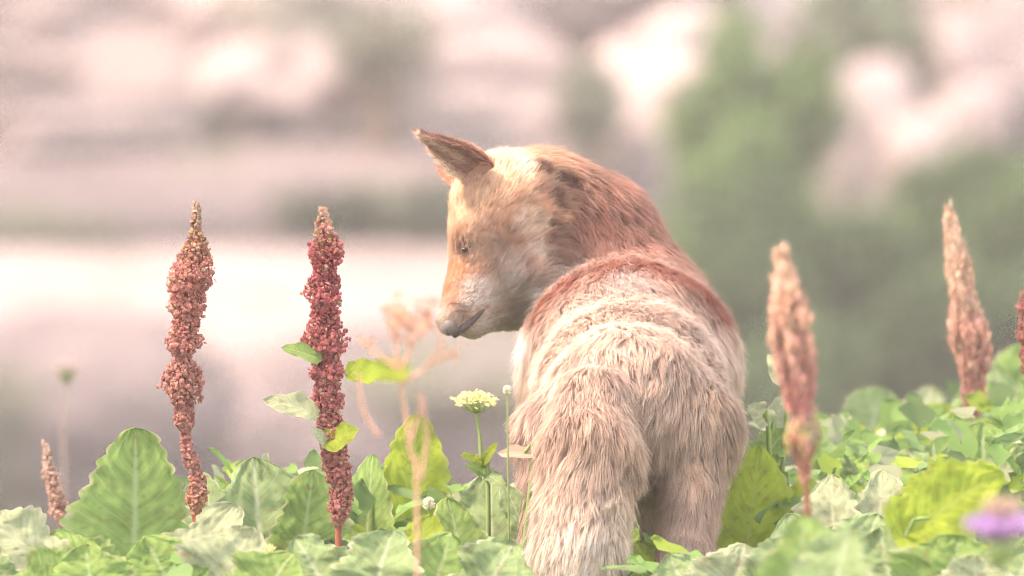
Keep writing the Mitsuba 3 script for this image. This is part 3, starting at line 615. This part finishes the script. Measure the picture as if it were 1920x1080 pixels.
# red seed spikes of the dock plants
def spike(label, line, widths, y, cols, seed, stem_mat='stem_red', n=1500, size=0.0040, fingers=0, leaves=(), lean=0.0, base=None):
    """line: (px, py) of the stem from the tip down; widths: (py, width px) of the seed mass; cols: (py, colour) down the spike."""
    r = np.random.default_rng(seed)
    k = thing('dock_spike', label, 'flower spike')
    pts = np.array([at(px, py, y) for px, py in line])
    if base is not False:
        g = soil_at(pts[-1][0] + .005, y)
        if g[2] < pts[-1][2]: pts = np.vstack([pts, g])
    part(k, 'stem', tube(pts, np.linspace(.0012, .0036, len(pts)), 8, 40), stem_mat, smooth=True)
    wy, ww = np.array([w[0] for w in widths], float), np.array([w[1] for w in widths], float)
    py = r.uniform(wy[0], wy[-1], n * 3)
    py = py[r.uniform(0, ww.max(), n * 3) < np.interp(py, wy, ww) + 6][:n]; n = len(py)
    lx = np.interp(py, [q[1] for q in line], [q[0] for q in line])
    # whorls: the seeds sit in knots along the stem
    knot = 0.62 + 0.62 * meshkit.noise(np.stack([py / 24.0, py * 0 + seed, py * 0], -1), seed)
    hw = np.interp(py, wy, ww) * 0.43 * S * knot
    ang = r.uniform(0, 2 * np.pi, n)
    lump = 0.60 + 0.75 * meshkit.noise(np.stack([py / 22.0, np.cos(ang) * 1.4 + seed, np.sin(ang) * 1.4], -1), seed + 3)
    rad = hw * np.sqrt(r.uniform(0.05, 1.0, n)) * lump
    c0 = np.array([at(a, b, y) for a, b in zip(lx, py)])
    outw = np.stack([np.cos(ang), np.sin(ang), 0 * ang], -1)
    c0 = c0 + outw * rad[:, None]
    if fingers:                                  # upright branchlets, each a narrow plume of its own
        fa = np.floor(ang / (2 * np.pi) * fingers); th = (fa + .5) / fingers * 2 * np.pi
        up = np.clip((wy[-1] - py) / (wy[-1] - wy[0]), 0, 1)
        fz = r.uniform(-0.045, 0.006, fingers); fz[0] = 0.004; fr = r.uniform(.4, 1.1, fingers); fi_ = fa.astype(int)
        c0 = np.array([at(a, b, y) for a, b in zip(lx, py)]) + np.stack([np.cos(th), np.sin(th), 0 * th], -1) * (hw * .42 * fr[fi_] + .004 * up * (fi_ > 0))[:, None] + outw * (hw * (.30 + .42 * (1 - up)) * np.sqrt(r.uniform(0, 1, n)) * r.uniform(.7, 1.3, n))[:, None]
        loose = r.uniform(size=n) < 0.4
        c0[loose] = (np.array([at(a, b, y) for a, b in zip(lx, py)]) + outw * (hw * np.sqrt(r.uniform(0, 1, n)) * lump)[:, None])[loose]
        c0[:, 2] += np.where(loose, -0.01, fz[fi_]) * up
    nn = nrm(outw + r.normal(size=(n, 3)) * .7); u = nrm(np.cross(nn, r.normal(size=(n, 3)) + [0, 0, 1.5])); w = np.cross(nn, u)
    if fingers: u = nrm(nrm(outw * .25 + r.normal(size=(n, 3)) * .2 + [0, 0, 1])); w = nrm(np.cross(nn, u)); nn = np.cross(u, w)
    s = size * r.uniform(.45, 1.5, (n, 1)) * (1.3 if fingers else 1)
    cyc = np.arange(6) * np.pi / 3
    ring = c0[:, None] + s[:, None] * 0.5 * (np.cos(cyc)[None, :, None] * u[:, None] * (2.2 if fingers else 1.15) + np.sin(cyc)[None, :, None] * w[:, None] * 0.9) - nn[:, None] * (s * .15)[:, None]
    v = np.concatenate([c0[:, None] + nn[:, None] * (s * .18)[:, None], ring], 1)
    f = (np.arange(n)[:, None, None] * 7 + np.array([[0, 1 + a, 1 + (a + 1) % 6] for a in range(6)])[None]).reshape(-1, 3)
    cy = np.array([q[0] for q in cols], float); cc = np.array([q[1] for q in cols])
    col = np.stack([np.interp(py + r.normal(size=n) * 16, cy, cc[:, a]) for a in range(3)], -1) * r.uniform(.75, 1.3, (n, 1)) * (1.15 if fingers else .95)
    dry = r.uniform(size=n) < 0.07
    col[dry] = np.array([.55, .40, .28]) * r.uniform(.8, 1.1, (dry.sum(), 1))
    cv = np.repeat(col[:, None], 7, 1); cv[:, 0] *= 0.8
    part(k, 'seed_cluster', (v.reshape(-1, 3), f), 'valve', kind='stuff', color=np.clip(cv.reshape(-1, 3), 0, .9))
    for (x0, y0, x1, y1, wpx, mat) in leaves:
        add_leaf(k, at(x0, y0, y - .012), at(x1, y1, y - .02), wpx * S, mat, droop=.25, nu=12, nv=9)
    return k
TANC, BRN, DRED, RED2, SAL = (.60, .42, .32), (.54, .24, .21), (.43, .13, .14), (.48, .165, .17), (.52, .26, .23)
spike('leftmost tall red-brown flower spike with a bare straw tip', [(368, 378), (368, 450), (356, 540), (342, 640), (343, 760), (352, 850), (372, 900), (366, 980)],
      [(380, 18), (425, 26), (450, 50), (490, 84), (560, 92), (600, 96), (645, 84), (668, 62), (690, 84), (740, 84), (775, 66), (800, 40), (840, 26), (880, 34), (930, 46), (965, 24)], .02,
      [(380, TANC), (450, (.42, .24, .15)), (500, BRN), (600, (.54, .24, .21)), (680, SAL), (780, (.54, .25, .21)), (870, SAL), (940, (.52, .27, .19))], 71, n=5200)
spike('tall deep red flower spike, the second from the left', [(604, 386), (612, 450), (606, 560), (612, 650), (612, 760), (625, 850), (640, 910), (634, 1000)],
      [(390, 14), (405, 28), (430, 50), (470, 64), (560, 72), (620, 70), (660, 80), (700, 68), (722, 66), (760, 80), (820, 74), (860, 72), (880, 58), (920, 58), (960, 44), (985, 26)], .0,
      [(390, TANC), (440, (.46, .25, .17)), (475, DRED), (640, RED2), (720, (.50, .185, .185)), (830, (.48, .19, .17)), (960, (.50, .225, .20))], 72, n=6000,
      leaves=((596, 672, 532, 645, 34, G_), (590, 775, 498, 740, 46, P_), (655, 700, 728, 690, 52, Y_), (612, 830, 668, 800, 50, Y_), (610, 835, 590, 800, 24, P_)))
spike('pale brown plume-like flower spike just right of the fox', [(1464, 468), (1478, 560), (1495, 660), (1506, 760), (1508, 860), (1514, 960), (1514, 1010)],
      [(470, 14), (510, 44), (560, 78), (620, 78), (670, 66), (720, 58), (765, 46), (790, 62), (830, 58), (870, 26), (900, 10)], -1.25,
      [(470, (.70, .51, .40)), (560, (.65, .43, .335)), (680, (.56, .31, .27)), (740, (.54, .24, .25)), (790, (.50, .44, .27)), (840, (.40, .22, .14)), (900, BRN)], 73, stem_mat='stem_brown', n=4200, fingers=6)
spike('tallest pale brown flower spike, near the right edge', [(1780, 385), (1792, 460), (1808, 560), (1822, 660), (1826, 780), (1830, 860)],
      [(388, 12), (430, 46), (480, 62), (550, 82), (620, 88), (660, 66), (720, 58), (775, 36)], 1.3,
      [(388, (.70, .52, .41)), (520, (.65, .45, .35)), (640, (.54, .31, .26)), (770, (.52, .28, .25))], 74, stem_mat='stem_brown', n=4400, fingers=6)
spike('red flower spike cut off by the right edge of the picture', [(1926, 545), (1924, 600), (1926, 680), (1930, 800)], [(545, 20), (575, 40), (620, 46), (660, 40), (700, 22)], .9,
      [(545, (.44, .19, .17)), (700, (.42, .16, .15))], 75, n=700)
spike('short faded pink flower spike low at the left edge', [(84, 826), (98, 900), (118, 985), (124, 1040)], [(828, 16), (860, 36), (920, 50), (965, 44), (1000, 26)], .7,
      [(828, (.66, .50, .43)), (900, (.64, .43, .37)), (1000, (.60, .38, .31))], 76, n=700)

# dried branching plant in front of the fox muzzle
def dried_plant():
    k = thing('dried_plant', 'orange-brown dried branching plant under the fox muzzle', 'plant')
    y = -1.6
    g = soil_at(at(775, 1000, y)[0], y)
    q = lambda *p: [at(a, b, y) for a, b in p]
    part(k, 'stem', tube([g] + q((782, 960), (770, 850), (752, 720), (735, 680)), [.0015, .0016, .0016, .0015, .0012], 8, 30), 'stem_orange', smooth=True)
    for pts in (((768, 830), (790, 760), (780, 735)), ((752, 720), (800, 690), (862, 652)), ((744, 690), (700, 660), (672, 630)), ((748, 700), (775, 640), (760, 575)), ((745, 690), (742, 620), (735, 580)), ((712, 820), (682, 770), (672, 700)), ((770, 640), (805, 610), (800, 570), (770, 565)), ((742, 640), (725, 600), (735, 565), (755, 575)), ((768, 645), (740, 620), (760, 590), (785, 600)), ((800, 690), (830, 640), (815, 615)), ((790, 900), (800, 820), (792, 740))):
        part(k, 'branch', tube(q(*pts), np.linspace(.0017, .0010, len(pts)), 7, 18), 'stem_orange', smooth=True)
    r = np.random.default_rng(9)
    vs = []
    for (cx, cy, rr, nn) in ((745, 580, 24, 34), (790, 600, 28, 40), (770, 620, 24, 30), (740, 605, 14, 16), (845, 660, 12, 16), (690, 650, 12, 14), (800, 570, 12, 20)):
        c = np.array([at(cx + r.normal() * rr * .6, cy + r.normal() * rr * .55, y + r.normal() * .008) for _ in range(nn)])
        vs.append(c)
    c = np.vstack(vs)
    v, f, cc = leaves_cloud(c, len(c), .008, np.array([.62, .40, .30]) * r.uniform(.7, 1.25, (len(c), 1)), 5)
    part(k, 'seed_cluster', (v, f), 'valve', kind='stuff', color=cc)
    add_leaf(k, at(760, 690, y), at(672, 700, y), 44 * S, Y_, droop=.1, nu=12, nv=9)
dried_plant()

# cream umbel
def umbel(label, px, py, y, w, mat, line, name='umbel_flower', seed=3, leaves=(), stem_mat='stem_green'):
    k = thing(name, label, 'flower')
    r = np.random.default_rng(seed)
    pts = [at(a, b, y) for a, b in line]
    g = soil_at(pts[-1][0], y)
    part(k, 'stem', tube(pts + [g], np.linspace(.0016, .0026, len(pts) + 1), 7, 24), stem_mat, smooth=True)
    top = pts[0]; rays, heads = [], []
    for q in range(22):
        a, e = q * 2.4, math.sqrt((q + .5) / 22)
        h = at(px, py, y) + np.array([math.cos(a) * e * w * S / 2, math.sin(a) * e * w * S / 2, (1 - e * e) * .006 - .004 * e])
        rays.append(tube([top, (top + h) / 2 + [0, 0, -.002], h], [.0008, .0006, .0005], 5, 6))
        for _ in range(12):
            heads.append(h + r.normal(size=3) * [.0032, .0032, .0016])
    part(k, 'ray', join(rays), 'stem_green', kind='stuff')
    ms = []
    for h in heads:                                    # five-petalled florets
        n = nrm(r.normal(size=3) * .5 + [0, -.3, 1]); u = nrm(np.cross(n, [0.3, .8, .1])); ww = np.cross(n, u)
        ang = np.arange(10) * np.pi / 5
        rr = np.where(np.arange(10) % 2 == 0, .0023, .0011)[:, None]
        v = np.vstack([h[None], h + rr * (np.cos(ang)[:, None] * u + np.sin(ang)[:, None] * ww) + n * .0006])
        ms.append((v, np.array([[0, 1 + a, 1 + (a + 1) % 10] for a in range(10)])))
    part(k, 'floret', join(ms), mat, kind='stuff')
    for (x0, y0, x1, y1, wpx, m) in leaves:
        add_leaf(k, at(x0, y0, y), at(x1, y1, y - .02), wpx * S, m, droop=.2, nu=14, nv=9, tooth=.2)
    return k
umbel('cream flat-topped flower head on a green stem, left of the fox', 890, 748, .08, 74, 'petal_cream', [(893, 775), (900, 820), (903, 860), (915, 900)],
      leaves=((905, 870, 872, 850, 22, Y_), (906, 868, 925, 832, 20, Y_), (910, 890, 880, 868, 26, G_), (912, 890, 945, 905, 30, B_)))
umbel('faint dried cream flower head hanging at the far left', 125, 690, 3.4, 56, 'faded_husk', [(125, 720), (118, 800), (120, 900)], name='dried_flower', seed=4, stem_mat='faded_husk')

def clover(label, px, py, y, rad, mat):
    k = thing('clover_flower', label, 'flower')
    c = at(px, py, y); g = soil_at(c[0] + .004, y)
    part(k, 'stem', tube([c - [0, 0, rad * S * .7], (c + g) / 2, g], [.0009, .001, .0012], 6, 12), 'stem_green', smooth=True)
    r = np.random.default_rng(int(px))
    ms = []
    for _ in range(90):
        d = nrm(r.normal(size=3) + [0, 0, .35]); s = nrm(np.cross(d, r.normal(size=3))); t = np.cross(d, s)
        R = rad * S
        a, b = c + d * R * .35, c + d * R * 1.05
        ms.append((np.array([a - s * .0006, a + s * .0006, c + d * R * .8 + s * .0012 + t * .0004, b, c + d * R * .8 - s * .0012 + t * .0004]), np.array([[0, 1, 2], [0, 2, 4], [4, 2, 3]])))
    part(k, 'petals', join(ms), mat, kind='stuff')
clover('small round white flower below the dried plant', 804, 944, -.02, 13, 'petal_white')
clover('white flower bud beside the left of the fox hip', 951, 731, -.05, 9, 'petal_white')
clover('cream flower low at the bottom, right of the leftmost spike', 500, 1042, -.3, 24, 'petal_cream')
clover('small cream flower low beneath the big rounded leaf', 440, 1052, -.3, 16, 'petal_cream')

def thistle():
    k = thing('purple_flower', 'blurred purple thistle-like flower in the bottom right corner', 'flower')
    y = -2.6
    c = at(1875, 1012, y); g = soil_at(c[0] + .01, y)
    part(k, 'stem', tube([c - [0, 0, .012], (c + g) / 2 + [.006, 0, 0], g], [.002, .0022, .0026], 7, 16), 'stem_green', smooth=True)
    v, f = blob(c - [0, 0, .008], 1, 4, 2, .1, 2, (.011, .011, .012)); part(k, 'flower_base', (v, f), 'stem_green', smooth=True)
    r = np.random.default_rng(12)
    def rays(n, spread, up, L, mat, nm):
        ms = []
        for _ in range(n):
            a = r.uniform(0, 6.28); e = r.uniform(.1, 1) ** .6 * spread
            d = nrm([math.cos(a) * e, math.sin(a) * e, up]); s = nrm(np.cross(d, r.normal(size=3)))
            o = c + np.array([math.cos(a), math.sin(a), 0]) * e * .006; l = L * r.uniform(.7, 1.1)
            ms.append((np.array([o - s * .0008, o + s * .0008, o + d * l * .75 + s * .0022, o + d * l, o + d * l * .75 - s * .0022]), np.array([[0, 1, 2], [0, 2, 4], [4, 2, 3]])))
        part(k, nm, join(ms), mat, kind='stuff')
    rays(150, 1.3, .75, .026, 'petal_purple', 'petals')
    rays(70, .5, 1.0, .034, 'dry_husk', 'dry_petals')
thistle()

# pale crinkled scraps: leaves of the plant beside the brown spike, and pale leaf tips
leafy('pale crinkled small leaves at the right side of the fox back', [(1480, 720, 1440, 662, .35, 40, P_, dict(tooth=.15, wave=.2, nu=14, nv=10)), (1440, 790, 1405, 755, .3, 44, P_, dict(tooth=.15, wave=.2, nu=14, nv=10)), (1450, 800, 1470, 740, .4, 40, P_, dict(wave=.2, nu=14, nv=10)), (1430, 860, 1470, 800, .35, 80, G_)], name='small_leaf_plant')
leafy('slim pale leaf blade reaching across the left of the fox hip', [(1000, 850, 932, 848, -.02, 26, 'dry_husk', dict(nu=10, nv=7, droop=.05, wave=.03)), (985, 1000, 950, 905, .0, 60, B_)], name='small_leaf_plant')
